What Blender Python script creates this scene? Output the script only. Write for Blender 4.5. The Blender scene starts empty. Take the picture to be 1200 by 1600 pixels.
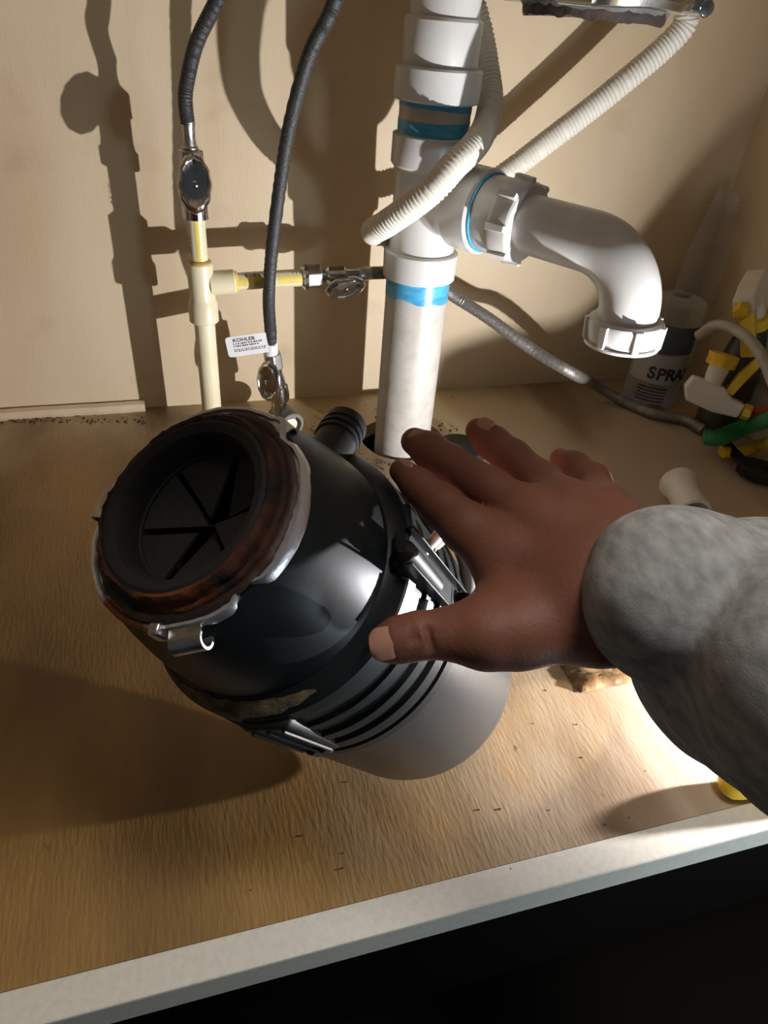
import bpy, math, random
import numpy as np
from mathutils import Vector, Matrix, noise as mnoise
PI = math.pi
random.seed(7)
scene = bpy.context.scene
col = scene.collection

# ------------------------------------------------------------------ camera
FPX = 1090.0                                   # focal length in pixels of the 1200x1600 frame
CAM = np.array([0.0, 0.0, 0.3913])
RM = np.array([[0.9612, -0.1036, 0.2555], [-0.2664, -0.5885, 0.7633], [0.0713, -0.8018, -0.5933]])
u_, s_, vt_ = np.linalg.svd(RM); RM = u_ @ vt_
cd = bpy.data.cameras.new('camera'); cam = bpy.data.objects.new('camera', cd); col.objects.link(cam)
cd.sensor_fit = 'HORIZONTAL'; cd.sensor_width = 36; cd.lens = FPX/1200*36; cd.clip_start = 0.01; cd.clip_end = 50
M = Matrix.Identity(4)
for i in range(3):
    M[i][0] = RM[i, 0]; M[i][1] = -RM[i, 1]; M[i][2] = -RM[i, 2]; M[i][3] = CAM[i]
cam.matrix_world = M
scene.camera = cam
def ray(px, py): return RM @ np.array([px-600, py-800, FPX])/FPX
def D(px, py, d): return CAM + ray(px, py)*d                       # real point at a camera depth d (metres)
def onx(px, py, x): r = ray(px, py); return CAM + r*(x-CAM[0])/r[0]
def onz(px, py, z=0.0): r = ray(px, py); return CAM + r*(z-CAM[2])/r[2]
def ony(px, py, y): r = ray(px, py); return CAM + r*(y-CAM[1])/r[1]

# ------------------------------------------------------------------ world, lights, exposure
scene.view_settings.view_transform = 'Standard'; scene.view_settings.look = 'None'
scene.view_settings.gamma = 1.0; scene.view_settings.use_curve_mapping = False
scene.view_settings.exposure = 0.0
w = bpy.data.worlds.new('world'); scene.world = w; w.use_nodes = True
w.node_tree.nodes['Background'].inputs[0].default_value = (.9, .95, 1.0, 1)
w.node_tree.nodes['Background'].inputs[1].default_value = 0.05
def lamp(kind, name, loc, energy, color, size=.02, target=None, **kw):
    l = bpy.data.lights.new(name, kind); o = bpy.data.objects.new(name, l); col.objects.link(o)
    l.energy = energy; l.color = color; o.location = loc
    if kind == 'AREA': l.size = size
    else: l.shadow_soft_size = size
    for k, v in kw.items(): setattr(l, k, v)
    if target is not None:
        o.rotation_euler = (Vector(target)-Vector(loc)).to_track_quat('-Z', 'Y').to_euler()
    return o
KEY = (.430, .178, .046)
lamp('SPOT', 'flashlight_beam', KEY, 18.5, (.98, .97, 1.0), .0035, (-.36, .80, .36), spot_size=2.6, spot_blend=1.0)
lamp('SPOT', 'added_warm_spot', (.40, .30, .10), 1.3, (1.0, .76, .36), .003, (.205, .245, 0), spot_size=.36, spot_blend=.25)  # added lamp with a guessed source, makes the yellow patch beside the disposal
lamp('AREA', 'kitchen_ceiling_light', (.28, -.01, 1.5), 11.0, (1.0, .97, .92), .30, (.15, .12, 0))

lamp('AREA', 'added_cool_fill', (.42, -.10, -.03), .7, (.72, .88, 1.0), .08, (.30, .148, -.012))  # added cool lamp to brighten the front board's face, source guessed

# ------------------------------------------------------------------ materials
def mat(name, color, rough=.5, metal=0., var=None, scale=20., stretch=(1, 1, 1), bump=0., bscale=200., bstretch=None,
        spec=.5, coat=0., sss=0., detail=5., ramp=(.35, .65), trans=0., alpha=1.):
    m = bpy.data.materials.new(name); m.use_nodes = True; nt = m.node_tree; N = nt.nodes; L = nt.links
    b = N['Principled BSDF']
    b.inputs['Base Color'].default_value = (*color, 1); b.inputs['Roughness'].default_value = rough
    b.inputs['Metallic'].default_value = metal; b.inputs['Specular IOR Level'].default_value = spec
    b.inputs['Coat Weight'].default_value = coat; b.inputs['Subsurface Weight'].default_value = sss
    b.inputs['Subsurface Scale'].default_value = .004; b.inputs['Subsurface Radius'].default_value = (1, .35, .2)
    b.inputs['Transmission Weight'].default_value = trans; b.inputs['Alpha'].default_value = alpha
    tc = N.new('ShaderNodeTexCoord')
    def noise(sc, st, det=detail):
        mp = N.new('ShaderNodeMapping'); mp.inputs['Scale'].default_value = st
        L.new(tc.outputs['Object'], mp.inputs[0])
        n = N.new('ShaderNodeTexNoise'); n.inputs['Scale'].default_value = sc; n.inputs['Detail'].default_value = det
        L.new(mp.outputs[0], n.inputs['Vector']); return n
    if var is not None:
        n = noise(scale, stretch); r = N.new('ShaderNodeValToRGB')
        r.color_ramp.elements[0].position = ramp[0]; r.color_ramp.elements[1].position = ramp[1]
        r.color_ramp.elements[0].color = (*var, 1); r.color_ramp.elements[1].color = (*color, 1)
        L.new(n.outputs['Fac'], r.inputs[0]); L.new(r.outputs[0], b.inputs['Base Color'])
    if bump:
        n2 = noise(bscale, bstretch or stretch); bp = N.new('ShaderNodeBump'); bp.inputs['Strength'].default_value = bump
        bp.inputs['Distance'].default_value = .001
        L.new(n2.outputs['Fac'], bp.inputs['Height']); L.new(bp.outputs[0], b.inputs['Normal'])
    m['_'] = 0
    return m
def mix_layer(m, color, scale, stretch, lo, hi, axis=None, rng=None, off=(0, 0, 0), fac=1.0):
    """lay another procedural colour over the material's colour, masked by noise (and by a soft range of one axis)"""
    nt = m.node_tree; N = nt.nodes; L = nt.links; b = N['Principled BSDF']; s = b.inputs['Base Color']
    tc = N.new('ShaderNodeTexCoord'); mp = N.new('ShaderNodeMapping')
    mp.inputs['Scale'].default_value = stretch; mp.inputs['Location'].default_value = off
    L.new(tc.outputs['Object'], mp.inputs[0])
    n = N.new('ShaderNodeTexNoise'); n.inputs['Scale'].default_value = scale; n.inputs['Detail'].default_value = 6
    L.new(mp.outputs[0], n.inputs['Vector'])
    mr = N.new('ShaderNodeMapRange'); mr.inputs['From Min'].default_value = lo; mr.inputs['From Max'].default_value = hi
    mr.inputs['To Max'].default_value = fac
    src = n.outputs['Fac']
    if axis is not None:                       # shift the noise by where the point lies on that axis
        sp = N.new('ShaderNodeSeparateXYZ'); L.new(tc.outputs['Object'], sp.inputs[0])
        m2 = N.new('ShaderNodeMapRange'); m2.inputs['From Min'].default_value = rng[0]; m2.inputs['From Max'].default_value = rng[1]
        m2.inputs['To Min'].default_value = -.5; m2.inputs['To Max'].default_value = .5
        L.new(sp.outputs[axis], m2.inputs['Value'])
        ad = N.new('ShaderNodeMath'); ad.operation = 'ADD'; L.new(src, ad.inputs[0]); L.new(m2.outputs[0], ad.inputs[1]); src = ad.outputs[0]
    L.new(src, mr.inputs['Value'])
    mx = N.new('ShaderNodeMix'); mx.data_type = 'RGBA'
    L.new(mr.outputs[0], mx.inputs['Factor'])
    if s.is_linked: L.new(s.links[0].from_socket, mx.inputs['A'])
    else: mx.inputs['A'].default_value = s.default_value[:]
    mx.inputs['B'].default_value = (*color, 1)
    L.new(mx.outputs['Result'], s)
    return m

WALL = mat('birch_plywood', (.68, .55, .365), .55, var=(.60, .47, .30), scale=5, stretch=(1.6, 1, .5), bump=.12, bscale=160, bstretch=(3, 1, .4))
mix_layer(WALL, (.60, .40, .24), 3.2, (2.0, 1, .7), .56, .72, fac=.6)
mix_layer(WALL, (.42, .29, .16), 14, (1, 1, 1.4), .62, .80, fac=.5)
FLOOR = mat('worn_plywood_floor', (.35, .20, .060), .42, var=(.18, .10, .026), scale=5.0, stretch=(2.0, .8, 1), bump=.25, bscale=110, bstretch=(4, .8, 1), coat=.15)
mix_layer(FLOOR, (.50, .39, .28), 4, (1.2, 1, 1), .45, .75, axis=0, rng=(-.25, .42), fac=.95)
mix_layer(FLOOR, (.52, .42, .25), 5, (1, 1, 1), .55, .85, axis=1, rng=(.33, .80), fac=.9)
mix_layer(FLOOR, (.13, .065, .02), 4, (2.5, .8, 1), .50, .70, off=(3, 1, 0), fac=.7)
mix_layer(FLOOR, (.50, .25, .05), 5, (1.5, 1, 1), .60, .72, off=(7, 2, 0), fac=.5)
mix_layer(FLOOR, (.09, .05, .03), 60, (1.6, .8, 1), .70, .76, off=(1, 4, 0), fac=.8)
BOARD = mat('white_melamine_edge', (.63, .59, .51), .5, var=(.58, .54, .46), scale=260, bump=.05, bscale=400)
mix_layer(BOARD, (.33, .24, .15), 22, (1, 2.5, 1), .69, .80, fac=.7)
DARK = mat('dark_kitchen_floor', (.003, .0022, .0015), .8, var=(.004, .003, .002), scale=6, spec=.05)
CEIL = mat('countertop_underside', (.35, .25, .16), .8, var=(.3, .2, .12), scale=8)
PVC = mat('white_pvc', (.64, .63, .60), .28, var=(.58, .57, .54), scale=30, bump=.03, bscale=300, sss=.05)
PIPE = mat('grimy_white_pvc_pipe', (.52, .49, .44), .4, var=(.43, .40, .35), scale=60, bump=.2, bscale=300)
PRIM = mat('blue_primer', (.02, .22, .50), .3, var=(.10, .42, .62), scale=45, stretch=(1, 1, 3), ramp=(.4, .7))
CREAM = mat('cream_cpvc', (.80, .72, .50), .35, var=(.74, .66, .44), scale=30)
STRIPE = mat('yellow_stripe_print', (.78, .62, .12), .4, var=(.7, .55, .15), scale=90)
GLUE = mat('amber_pipe_cement', (.62, .36, .04), .2, var=(.5, .27, .03), scale=200)
CHROME = mat('chrome', (.62, .63, .65), .16, 1., var=(.45, .46, .48), scale=120, bump=.1, bscale=300)
STEEL = mat('brushed_steel', (.62, .61, .60), .35, 1., var=(.42, .41, .40), scale=140, bump=.2, bscale=300)
BRAIDB = mat('black_braid', (.018, .018, .018), .5, var=(.05, .05, .05), scale=700, bump=.5, bscale=900)
BRAIDG = mat('grey_braid', (.34, .32, .29), .4, .6, var=(.20, .19, .17), scale=500, bump=.6, bscale=900)
HOSE = mat('translucent_white_hose', (.80, .77, .68), .6, var=(.72, .69, .60), scale=30, sss=.25)
BLACKP = mat('black_glossy_plastic', (.008, .0105, .0115), .40, var=(.014, .017, .018), scale=30, bump=.05, bscale=120, spec=.28)
BLACKM = mat('black_matte_plastic', (.008, .008, .008), .5, var=(.014, .014, .012), scale=60, bump=.15, bscale=200, spec=.3)
CAN = mat('grey_painted_steel', (.030, .036, .040), .30, .25, var=(.022, .027, .031), scale=12, bump=.12, bscale=90)
RUST = mat('rusted_rubber', (.13, .036, .010), .75, var=(.012, .009, .008), scale=34, bump=1., bscale=160, ramp=(.46, .62), spec=.25)
mix_layer(RUST, (.010, .008, .007), 30, (1, 1, 1), .66, .90, axis=2, rng=(.19, .27), fac=.95)
RUSTD = mat('dark_rusted_rubber', (.05, .018, .010), .6, var=(.010, .009, .008), scale=30, bump=.8, bscale=140)
RUSTM = mat('rusty_flange_steel', (.70, .70, .72), .35, .8, var=(.16, .06, .025), scale=22, bump=.5, bscale=130, ramp=(.33, .42))
RUBBER = mat('black_rubber', (.004, .004, .0035), .75, var=(.009, .008, .007), scale=50, bump=.2)
FLAP = mat('worn_grey_rubber', (.011, .011, .010), .6, var=(.012, .012, .011), scale=40, bump=.3)
CRUD = mat('dried_scale', (.20, .145, .07), .9, var=(.05, .04, .025), scale=130, bump=1., bscale=300)
SKIN = mat('skin', (.22, .080, .046), .62, var=(.175, .062, .034), scale=45, bump=.25, bscale=500, sss=.12)
NAIL = mat('fingernail', (.46, .24, .17), .3, var=(.42, .21, .14), scale=60, sss=.1)
CLOTH = mat('grey_fleece', (.43, .425, .41), .95, var=(.24, .24, .235), scale=210, stretch=(1, .5, 1), ramp=(.32, .68), bump=.15, bscale=1600, detail=8)
YEL = mat('yellow_plastic', (.78, .52, .03), .35, var=(.72, .46, .02), scale=40)
WHT = mat('white_plastic', (.74, .70, .62), .35, var=(.68, .64, .56), scale=40)
GRN = mat('green_plastic', (.03, .22, .07), .3, var=(.02, .17, .05), scale=40)
RED = mat('red_plastic', (.5, .08, .04), .4, var=(.4, .06, .03), scale=40)
GREYR = mat('grey_pipe_sleeve', (.22, .21, .18), .7, var=(.17, .16, .14), scale=90, bump=.3)
LABELM = mat('paper_label', (.78, .77, .76), .5, var=(.72, .72, .72), scale=60)
INK = mat('black_ink', (.02, .02, .025), .6, var=(.03, .03, .03), scale=60)
GREYL = mat('dark_bottle_label', (.07, .09, .11), .5, var=(.05, .06, .08), scale=40)
GALV = mat('galvanised_ring', (.66, .70, .69), .22, 1., var=(.45, .50, .50), scale=60, bump=.3, bscale=120)
FOILM = mat('crumpled_brown_film', (.34, .20, .09), .2, .2, var=(.14, .08, .04), scale=70, bump=.8, bscale=90, spec=.8)
DIRT = mat('dark_crumbs', (.05, .035, .02), .9, var=(.09, .06, .03), scale=200)
CLEARM = bpy.data.materials.new('clear_plastic'); CLEARM.use_nodes = True
_n = CLEARM.node_tree.nodes; _l = CLEARM.node_tree.links
_b = _n['Principled BSDF']; _b.inputs['Base Color'].default_value = (.75, .74, .70, 1); _b.inputs['Roughness'].default_value = .12
_tr = _n.new('ShaderNodeBsdfTransparent'); _tr.inputs[0].default_value = (.93, .92, .90, 1)
_mx = _n.new('ShaderNodeMixShader'); _lw = _n.new('ShaderNodeLayerWeight'); _lw.inputs[0].default_value = .35
_mr = _n.new('ShaderNodeMapRange'); _mr.inputs['To Min'].default_value = .10; _mr.inputs['To Max'].default_value = .55
_l.new(_lw.outputs['Facing'], _mr.inputs[0]); _l.new(_mr.outputs[0], _mx.inputs[0])
_l.new(_tr.outputs[0], _mx.inputs[1]); _l.new(_b.outputs[0], _mx.inputs[2]); _l.new(_mx.outputs[0], _n['Material Output'].inputs[0])

# ------------------------------------------------------------------ mesh helpers (everything in world metres)
def V(p): return Vector((float(p[0]), float(p[1]), float(p[2])))
def frame(origin, z, xhint=(1, 0, 0)):
    z = V(z).normalized(); x = V(xhint); x = x - z*x.dot(z)
    if x.length < 1e-5: x = Vector((0, 1, 0)) - z*z.y
    x.normalize(); y = z.cross(x)
    m = Matrix((( x.x, y.x, z.x, origin[0]), (x.y, y.y, z.y, origin[1]), (x.z, y.z, z.z, origin[2]), (0, 0, 0, 1)))
    return m
def crom(pts, n=8):
    P = [V(p) for p in pts]; P = [P[0]*2-P[1]] + P + [P[-1]*2-P[-2]]; out = []
    for i in range(1, len(P)-2):
        a, b, c, d = P[i-1:i+3]
        for k in range(n):
            t = k/n
            out.append(.5*((2*b) + (c-a)*t + (2*a-5*b+4*c-d)*t*t + (3*b-a-3*c+d)*t**3))
    out.append(P[-2]); return out
class MB:
    def __init__(s): s.v = []; s.f = []
    def add(s, vs, fs):
        o = len(s.v); s.v += [V(p) for p in vs]; s.f += [tuple(i+o for i in f) for f in fs]; return s
    def lathe(s, fr, prof, n=48, rf=None, cap0=True, cap1=True, a0=0., a1=2*PI):
        full = abs(a1-a0-2*PI) < 1e-6; m = n if full else n+1; vs = []; fs = []
        for k, (z, r) in enumerate(prof):
            for i in range(m):
                a = a0+(a1-a0)*i/n; q = rf(a, k, r, z) if rf else (r, z)
                vs.append(fr @ Vector((q[0]*math.cos(a), q[0]*math.sin(a), q[1])))
        for k in range(len(prof)-1):
            for i in range(n):
                j = (i+1) % m
                fs.append((k*m+i, k*m+j, (k+1)*m+j, (k+1)*m+i))
        if cap0: fs.append(tuple(range(m-1, -1, -1)))
        if cap1: fs.append(tuple((len(prof)-1)*m+i for i in range(m)))
        return s.add(vs, fs)
    def tube(s, pts, r, n=12, rad=None, caps=True, flat=1.0, up=None):
        P = [V(p) for p in pts]; N = len(P)
        T = [(P[min(i+1, N-1)]-P[max(i-1, 0)]).normalized() for i in range(N)]
        u = V(up) if up is not None else Vector((0, 0, 1))
        u = u - T[0]*u.dot(T[0])
        if u.length < 1e-4: u = Vector((1, 0, 0)) - T[0]*T[0].x
        u.normalize(); vs = []
        for i in range(N):
            u = (u - T[i]*u.dot(T[i])).normalized(); w_ = T[i].cross(u)
            ri = rad[i] if rad is not None else r
            for k in range(n):
                a = 2*PI*k/n; vs.append(P[i] + u*(ri*math.cos(a)*flat) + w_*(ri*math.sin(a)))
        fs = [(i*n+k, i*n+(k+1) % n, (i+1)*n+(k+1) % n, (i+1)*n+k) for i in range(N-1) for k in range(n)]
        if caps: fs += [tuple(range(n-1, -1, -1)), tuple((N-1)*n+k for k in range(n))]
        return s.add(vs, fs)
    def box(s, fr, lo, hi, taper=0.):
        vs = []
        for z in (0, 1):
            t = taper*z
            for (x, y) in ((0, 0), (1, 0), (1, 1), (0, 1)):
                vs.append(fr @ Vector((lo[0]+(hi[0]-lo[0])*(t if x == 0 else 1-t), lo[1]+(hi[1]-lo[1])*(t if y == 0 else 1-t), (lo[2], hi[2])[z])))
        return s.add(vs, [(3, 2, 1, 0), (4, 5, 6, 7), (0, 1, 5, 4), (1, 2, 6, 5), (2, 3, 7, 6), (3, 0, 4, 7)])
    def prism(s, fr, outline, z0, z1):
        n = len(outline)
        vs = [fr @ Vector((x, y, z0)) for x, y in outline] + [fr @ Vector((x, y, z1)) for x, y in outline]
        return s.add(vs, [tuple(range(n-1, -1, -1)), tuple(range(n, 2*n))] + [(i, (i+1) % n, n+(i+1) % n, n+i) for i in range(n)])
    def ball(s, c, r, sc=(1, 1, 1), n=16, fr=None):
        fr = fr or Matrix.Translation(V(c)); vs = []; m = n//2
        for j in range(m+1):
            th = PI*j/m
            for i in range(n):
                a = 2*PI*i/n; vs.append(fr @ Vector((r*sc[0]*math.sin(th)*math.cos(a), r*sc[1]*math.sin(th)*math.sin(a), r*sc[2]*math.cos(th))))
        return s.add(vs, [(j*n+i, (j+1)*n+i, (j+1)*n+(i+1) % n, j*n+(i+1) % n) for j in range(m) for i in range(n)])
    def build(s, name, m, parent=None, smooth=True, bevel=0., angle=35, seg=2, sub=0):
        org = V(parent['_o']) if parent is not None and '_o' in parent else Vector((0, 0, 0))
        me = bpy.data.meshes.new(name)
        me.from_pydata([tuple(p-org) for p in s.v], [], s.f); me.materials.append(m); me.validate()
        if smooth:
            me.polygons.foreach_set('use_smooth', [True]*len(me.polygons))
            try: me.set_sharp_from_angle(angle=math.radians(angle))
            except Exception: pass
        o = bpy.data.objects.new(name, me); col.objects.link(o)
        if parent is not None:
            o.parent = parent; o['_o'] = tuple(org)
        if bevel:
            b = o.modifiers.new('bevel', 'BEVEL'); b.width = bevel; b.segments = seg; b.limit_method = 'ANGLE'; b.angle_limit = math.radians(30)
        if sub:
            b = o.modifiers.new('sub', 'SUBSURF'); b.levels = sub; b.render_levels = sub
        return o
def thing(name, label, cat, loc, group=None):
    o = bpy.data.objects.new(name, None); o.empty_display_size = .02; col.objects.link(o); o.location = V(loc)
    o['_o'] = tuple(float(c) for c in loc); o['label'] = label; o['category'] = cat
    if group: o['group'] = group
    return o
def tag(o, label, cat, group=None):
    o['label'] = label; o['category'] = cat
    if group: o['group'] = group
    return o
def struct(o): o['kind'] = 'structure'; return o
def textmesh(name, s, fr, size, m, parent, thick=.00008, sx=1.0, align='LEFT', bold=0.0):
    cu = bpy.data.curves.new(name, 'FONT'); cu.body = s; cu.size = size; cu.extrude = thick; cu.align_x = align; cu.offset = bold
    to = bpy.data.objects.new(name, cu); col.objects.link(to); bpy.context.view_layer.update()
    me = to.to_mesh(); mb = MB()
    mb.add([fr @ Vector((v.co.x*sx, v.co.y, v.co.z)) for v in me.vertices], [tuple(p.vertices) for p in me.polygons])
    to.to_mesh_clear(); bpy.data.objects.remove(to); bpy.data.curves.remove(cu)
    return mb.build(name, m, parent, smooth=False)
I4 = Matrix.Identity(4)

# ------------------------------------------------------------------ the cabinet
YB, XR, XL, YF, YO = .741, .643, -.62, .1665, .148
def wavy_plane(o, ux, uy, nx, ny, amp, nrm, seed):
    mb = MB(); vs = []
    for j in range(ny+1):
        for i in range(nx+1):
            p = V(o)+V(ux)*(i/nx)+V(uy)*(j/ny); vs.append(p+V(nrm)*amp*mnoise.noise(Vector((i*.35+seed, j*.35, 0))))
    mb.add(vs, [(j*(nx+1)+i, j*(nx+1)+i+1, (j+1)*(nx+1)+i+1, (j+1)*(nx+1)+i) for j in range(ny) for i in range(nx)]); return mb
HX, HY, HR = .2255, .632, .046                       # cut-out for the drain
mb = MB()                                            # floor with the hole: ring of quads around the hole plus outer frame
ring = []; outer = []
for i in range(48):
    a = 2*PI*i/48; r = HR*(1+.05*mnoise.noise(Vector((math.cos(a)*2, math.sin(a)*2, 3))))
    ring.append((HX+r*math.cos(a), HY+r*math.sin(a), 0)); c, s2 = math.cos(a), math.sin(a); k = .1/max(abs(c), abs(s2))
    outer.append((HX+k*c, HY+k*s2, 0))
mb.add(ring+outer, [(i, 48+i, 48+(i+1) % 48, (i+1) % 48) for i in range(48)])
low = [(x, y, -.016) for x, y, z in ring]
mb.add(ring+low, [(i, (i+1) % 48, 48+(i+1) % 48, 48+i) for i in range(48)])
x0, x1, y0, y1 = HX-.1, HX+.1, HY-.1, HY+.1
for (a, b, c, d) in ((XL, XR, YF, y0), (XL, x0, y0, y1), (x1, XR, y0, y1), (XL, XR, y1, YB+.02)):
    mb.add([(a, c, 0), (b, c, 0), (b, d, 0), (a, d, 0)], [(0, 1, 2, 3)])
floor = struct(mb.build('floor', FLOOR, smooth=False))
struct(MB().box(I4, (XL-.02, YB, -.02), (XR+.04, YB+.018, .66)).build('wall_back', WALL, smooth=False))
struct(MB().box(I4, (XR, YF, -.02), (XR+.018, YB, .66)).build('wall_right', WALL, smooth=False))
struct(MB().box(I4, (XL-.018, YF, -.02), (XL, YB, .66)).build('wall_left', WALL, smooth=False))
struct(MB().box(I4, (XL-.1, .135, .62), (XR+.1, YB+.02, .65)).build('ceiling', CEIL, smooth=False))
struct(MB().box(I4, (XL-.05, YO, -.0205), (XR+.05, YF, .0006)).build('trim_1', BOARD, smooth=False, bevel=.0012))
mb = MB(); n = 60                                     # bead of caulk along the foot of the left part of the back wall
pts = [(-.5+.455*i/n, YB-.004-.0012*mnoise.noise(Vector((i*.4, 0, 0))), .004) for i in range(n+1)]
mb.tube(pts, .007, 8)
struct(mb.build('trim_2', WALL))
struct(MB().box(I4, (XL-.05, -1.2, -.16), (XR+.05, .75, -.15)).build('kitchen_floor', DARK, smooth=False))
struct(MB().box(I4, (XL, YF+.01, -.05), (XR, YB, -.045)).build('added_dark_sheet', DARK, smooth=False))  # dark sheet added below the drain hole so its inside looks shaded
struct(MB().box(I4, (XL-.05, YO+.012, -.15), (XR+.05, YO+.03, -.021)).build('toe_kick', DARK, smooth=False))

# ------------------------------------------------------------------ main drain
DX, DY = .2218, .6227
dr = thing('drain_pipe', 'white plastic drain pipe with blue primer bands and a side arm bending down', 'pipe', (DX, DY, 0))
fz = frame((DX, DY, 0), (0, 0, 1))
PR = .0297
def cyl(z0, z1, r, e=.0012): return [(z0, r-e), (z0+e, r), (z1-e, r), (z1, r-e)]
MB().lathe(fz, [(-.03, PR), (.192, PR)]).build('lower_pipe', PIPE, dr)
def primer(z0, z1, drop, seed, cz=None):
    def rf(a, k, r, z):
        if k == 0: return (r, z0+drop*(.5*math.sin(a*1.5+seed)+.6*mnoise.noise(Vector((math.cos(a)*2.2, math.sin(a)*2.2, seed)))))
        return (r, z)
    return MB().lathe(fz, [(z0, PR+.0003), ((z0+z1)/2, PR+.00045), (z1, PR+.0003)], 64, rf, False, False)
o = primer(.164, .186, .004, 2.1).build('primer_band', PRIM, dr); o['label'] = 'blue primer smear below the tee'
prof = [(.182, .031), (.183, .0336), (.206, .0342), (.2075, .0325), (.2078, .0302), (.214, .0295), (.232, .0292), (.274, .0292), (.277, .0325), (.279, .0338), (.3005, .0336), (.3015, .031)]
MB().lathe(fz, prof, 64).build('tee_fitting', PVC, dr)
MB().lathe(fz, [(.295, PR), (.352, PR)], 64).build('upper_pipe', PIPE, dr)
for (z0, z1, dp, sd) in ((.3005, .3125, .0006, 1.0), (.3195, .329, .0025, 4.0)):
    def rf(a, k, r, z, z0=z0, z1=z1, dp=dp, sd=sd):
        wv = dp*(math.sin(a+sd)+.5*mnoise.noise(Vector((math.cos(a)*3, math.sin(a)*3, sd))))
        return (r, z+(wv if (k == 2 and z0 < .31) or (k == 0 and z0 > .31) else 0))
    MB().lathe(fz, [(z0, PR+.0003), ((z0+z1)/2, PR+.0004), (z1, PR+.0003)], 64, rf, False, False).build('primer_band', PRIM, dr)
MB().lathe(fz, cyl(.3255, .3495, .0352, .0015), 64).build('coupling', PVC, dr)
MB().lathe(fz, [(.345, .0290), (.349, .0304), (.3795, .0306), (.3815, .0290), (.382, .0272), (.56, .0272)], 64).build('riser_pipe', PVC, dr)
# side branch of the tee, horizontal, heading right and towards the camera
ZT = .2530
bc = Vector((DX, DY, ZT)); tgt = V(onz(960, 388, ZT)); bd = (tgt-bc).normalized()
BL = (tgt-bc).length
fb = frame(bc, bd, (0, 0, 1))
MB().lathe(fb, [(.010, .0285), (.030, .0290), (.036, .0305), (.040, .0325), (.042, .0335), (.066, .0335), (.068, .0315)], 64).build('branch_hub', PVC, dr)
MB().lathe(fb, [(.0682, .0305), (.0684, .0312), (.0702, .0312), (.0704, .0305)], 64).build('primer_band', PRIM, dr)['label'] = 'thin blue primer ring on the side arm'
MB().lathe(fb, [(.068, .0290), (.070, .0298), (.092, .0298), (.094, .028)], 64).build('trap_adapter', PVC, dr)
def nut(fr, z0, z1, r, name, lugs=8):
    mb = MB(); mb.lathe(fr, [(z0, r-.003), (z0+.0008, r), (z0+.004, r+.0008), (z1-.002, r-.0012), (z1, r-.003), (z1, r-.006)], 64)
    for k in range(lugs):
        a = 2*PI*k/lugs
        f2 = fr @ Matrix.Rotation(a, 4, 'Z')
        mb.box(f2, (r-.004, -.0032, z0+.001), (r+.0028, .0032, z1-.001), .12)
    return mb.build(name, PVC, dr, bevel=.0005)
nut(fb, .088, .107, .0318, 'slip_nut')
# bent tube: along the branch then down
tr = .0225
p0 = bc+bd*.09; p1 = bc+bd*(BL*.72)
top = V(onz(1012, 425, ZT)); 
endp = V(D(1016, 500, .40))
Pm = [p0, p0*.66+p1*.34, p0*.33+p1*.67, p1]
corner = bc+bd*(BL*1.12)
dn = Vector((bd.x*.05, bd.y*.05, -1)).normalized()
arc = []
cc = .042
a_ = corner-bd*cc
Pm += [p1+(a_-p1)*.5, a_]
for k in range(1, 10):
    t = k/9*PI/2
    arc.append(a_+bd*(cc*math.sin(t))+dn*(cc*(1-math.cos(t))))
Pm += arc; Pm.append(arc[-1]+dn*.018)
MB().tube(crom(Pm, 4), tr, 32, up=(0, 0, 1)).build('trap_arm', PVC, dr)
fe = frame(arc[-1]+dn*.004, dn, (1, 0, 0))
nut(fe, .000, .019, .0280, 'slip_nut', 7)
MB().lathe(fe, [(.018, .0275), (.0185, .0285), (.0205, .0285), (.021, .024)], 48).build('washer', PVC, dr)

# ------------------------------------------------------------------ corrugated hose looping round the drain
cp = [(.56, .66, .60), (.54, .665, .50)]+[ony(*q) for q in ((1090, -12, .668), (1062, 50, .668), (960, 140, .675), (860, 218, .682), (770, 285, .687), (690, 330, .684), (635, 353, .677), (597, 364, .657),
      (583, 362, .622), (600, 352, .590), (625, 335, .572), (650, 317, .560), (682, 290, .550), (710, 258, .555), (734, 236, .566), (752, 212, .588), (763, 183, .615), (766, 150, .637), (759, 100, .653), (750, 50, .663), (733, -10, .668), (715, -70, .672))]
path = crom(cp, 40)
rad = []; acc = 0
for i, p in enumerate(path):
    if i: acc += (path[i]-path[i-1]).length
    rad.append(.0106+.00045*(1 if (acc % .0036) < .0019 else -1))
o = MB().tube(path, .01, 16, rad).build('corrugated_hose', HOSE, None)
tag(o, 'white corrugated plastic hose looping around the white drain pipe', 'hose')

# ------------------------------------------------------------------ supply pipes
SX, SY = .0245, .668
sp = thing('supply_pipe', 'cream water supply pipe with a tee and yellow stripe at left of the back wall', 'pipe', (SX, SY, 0))
fs = frame((SX, SY, 0), (0, 0, 1))
def seg(fr, z0, z1, r, name, m, par, n=32): return MB().lathe(fr, cyl(z0, z1, r, .0006), n).build(name, m, par)
seg(fs, -.001, .140, .0098, 'riser', CREAM, sp)
MB().lathe(fs, [(.1275, .0128), (.1285, .0138), (.1455, .0138), (.148, .0125), (.152, .0118), (.172, .0118), (.1765, .0118), (.1825, .0118), (.184, .0105)], 40).build('tee_fitting', CREAM, sp)
fbr = frame((SX, SY, .1635), (1, .0, .045), (0, 0, 1))
MB().lathe(fbr, [(.008, .0112), (.030, .0112), (.0315, .0100)], 32).build('branch_hub', CREAM, sp)
seg(fs, .18, .228, .0080, 'riser', CREAM, sp)
seg(fbr, .028, .103, .0080, 'branch_pipe', CREAM, sp)
def stripe(fr, z0, z1, r, a0, a1, par): MB().lathe(fr, [(z0, r), (z1, r)], 8, None, False, False, a0, a1).build('yellow_stripe', STRIPE, par)
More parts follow.
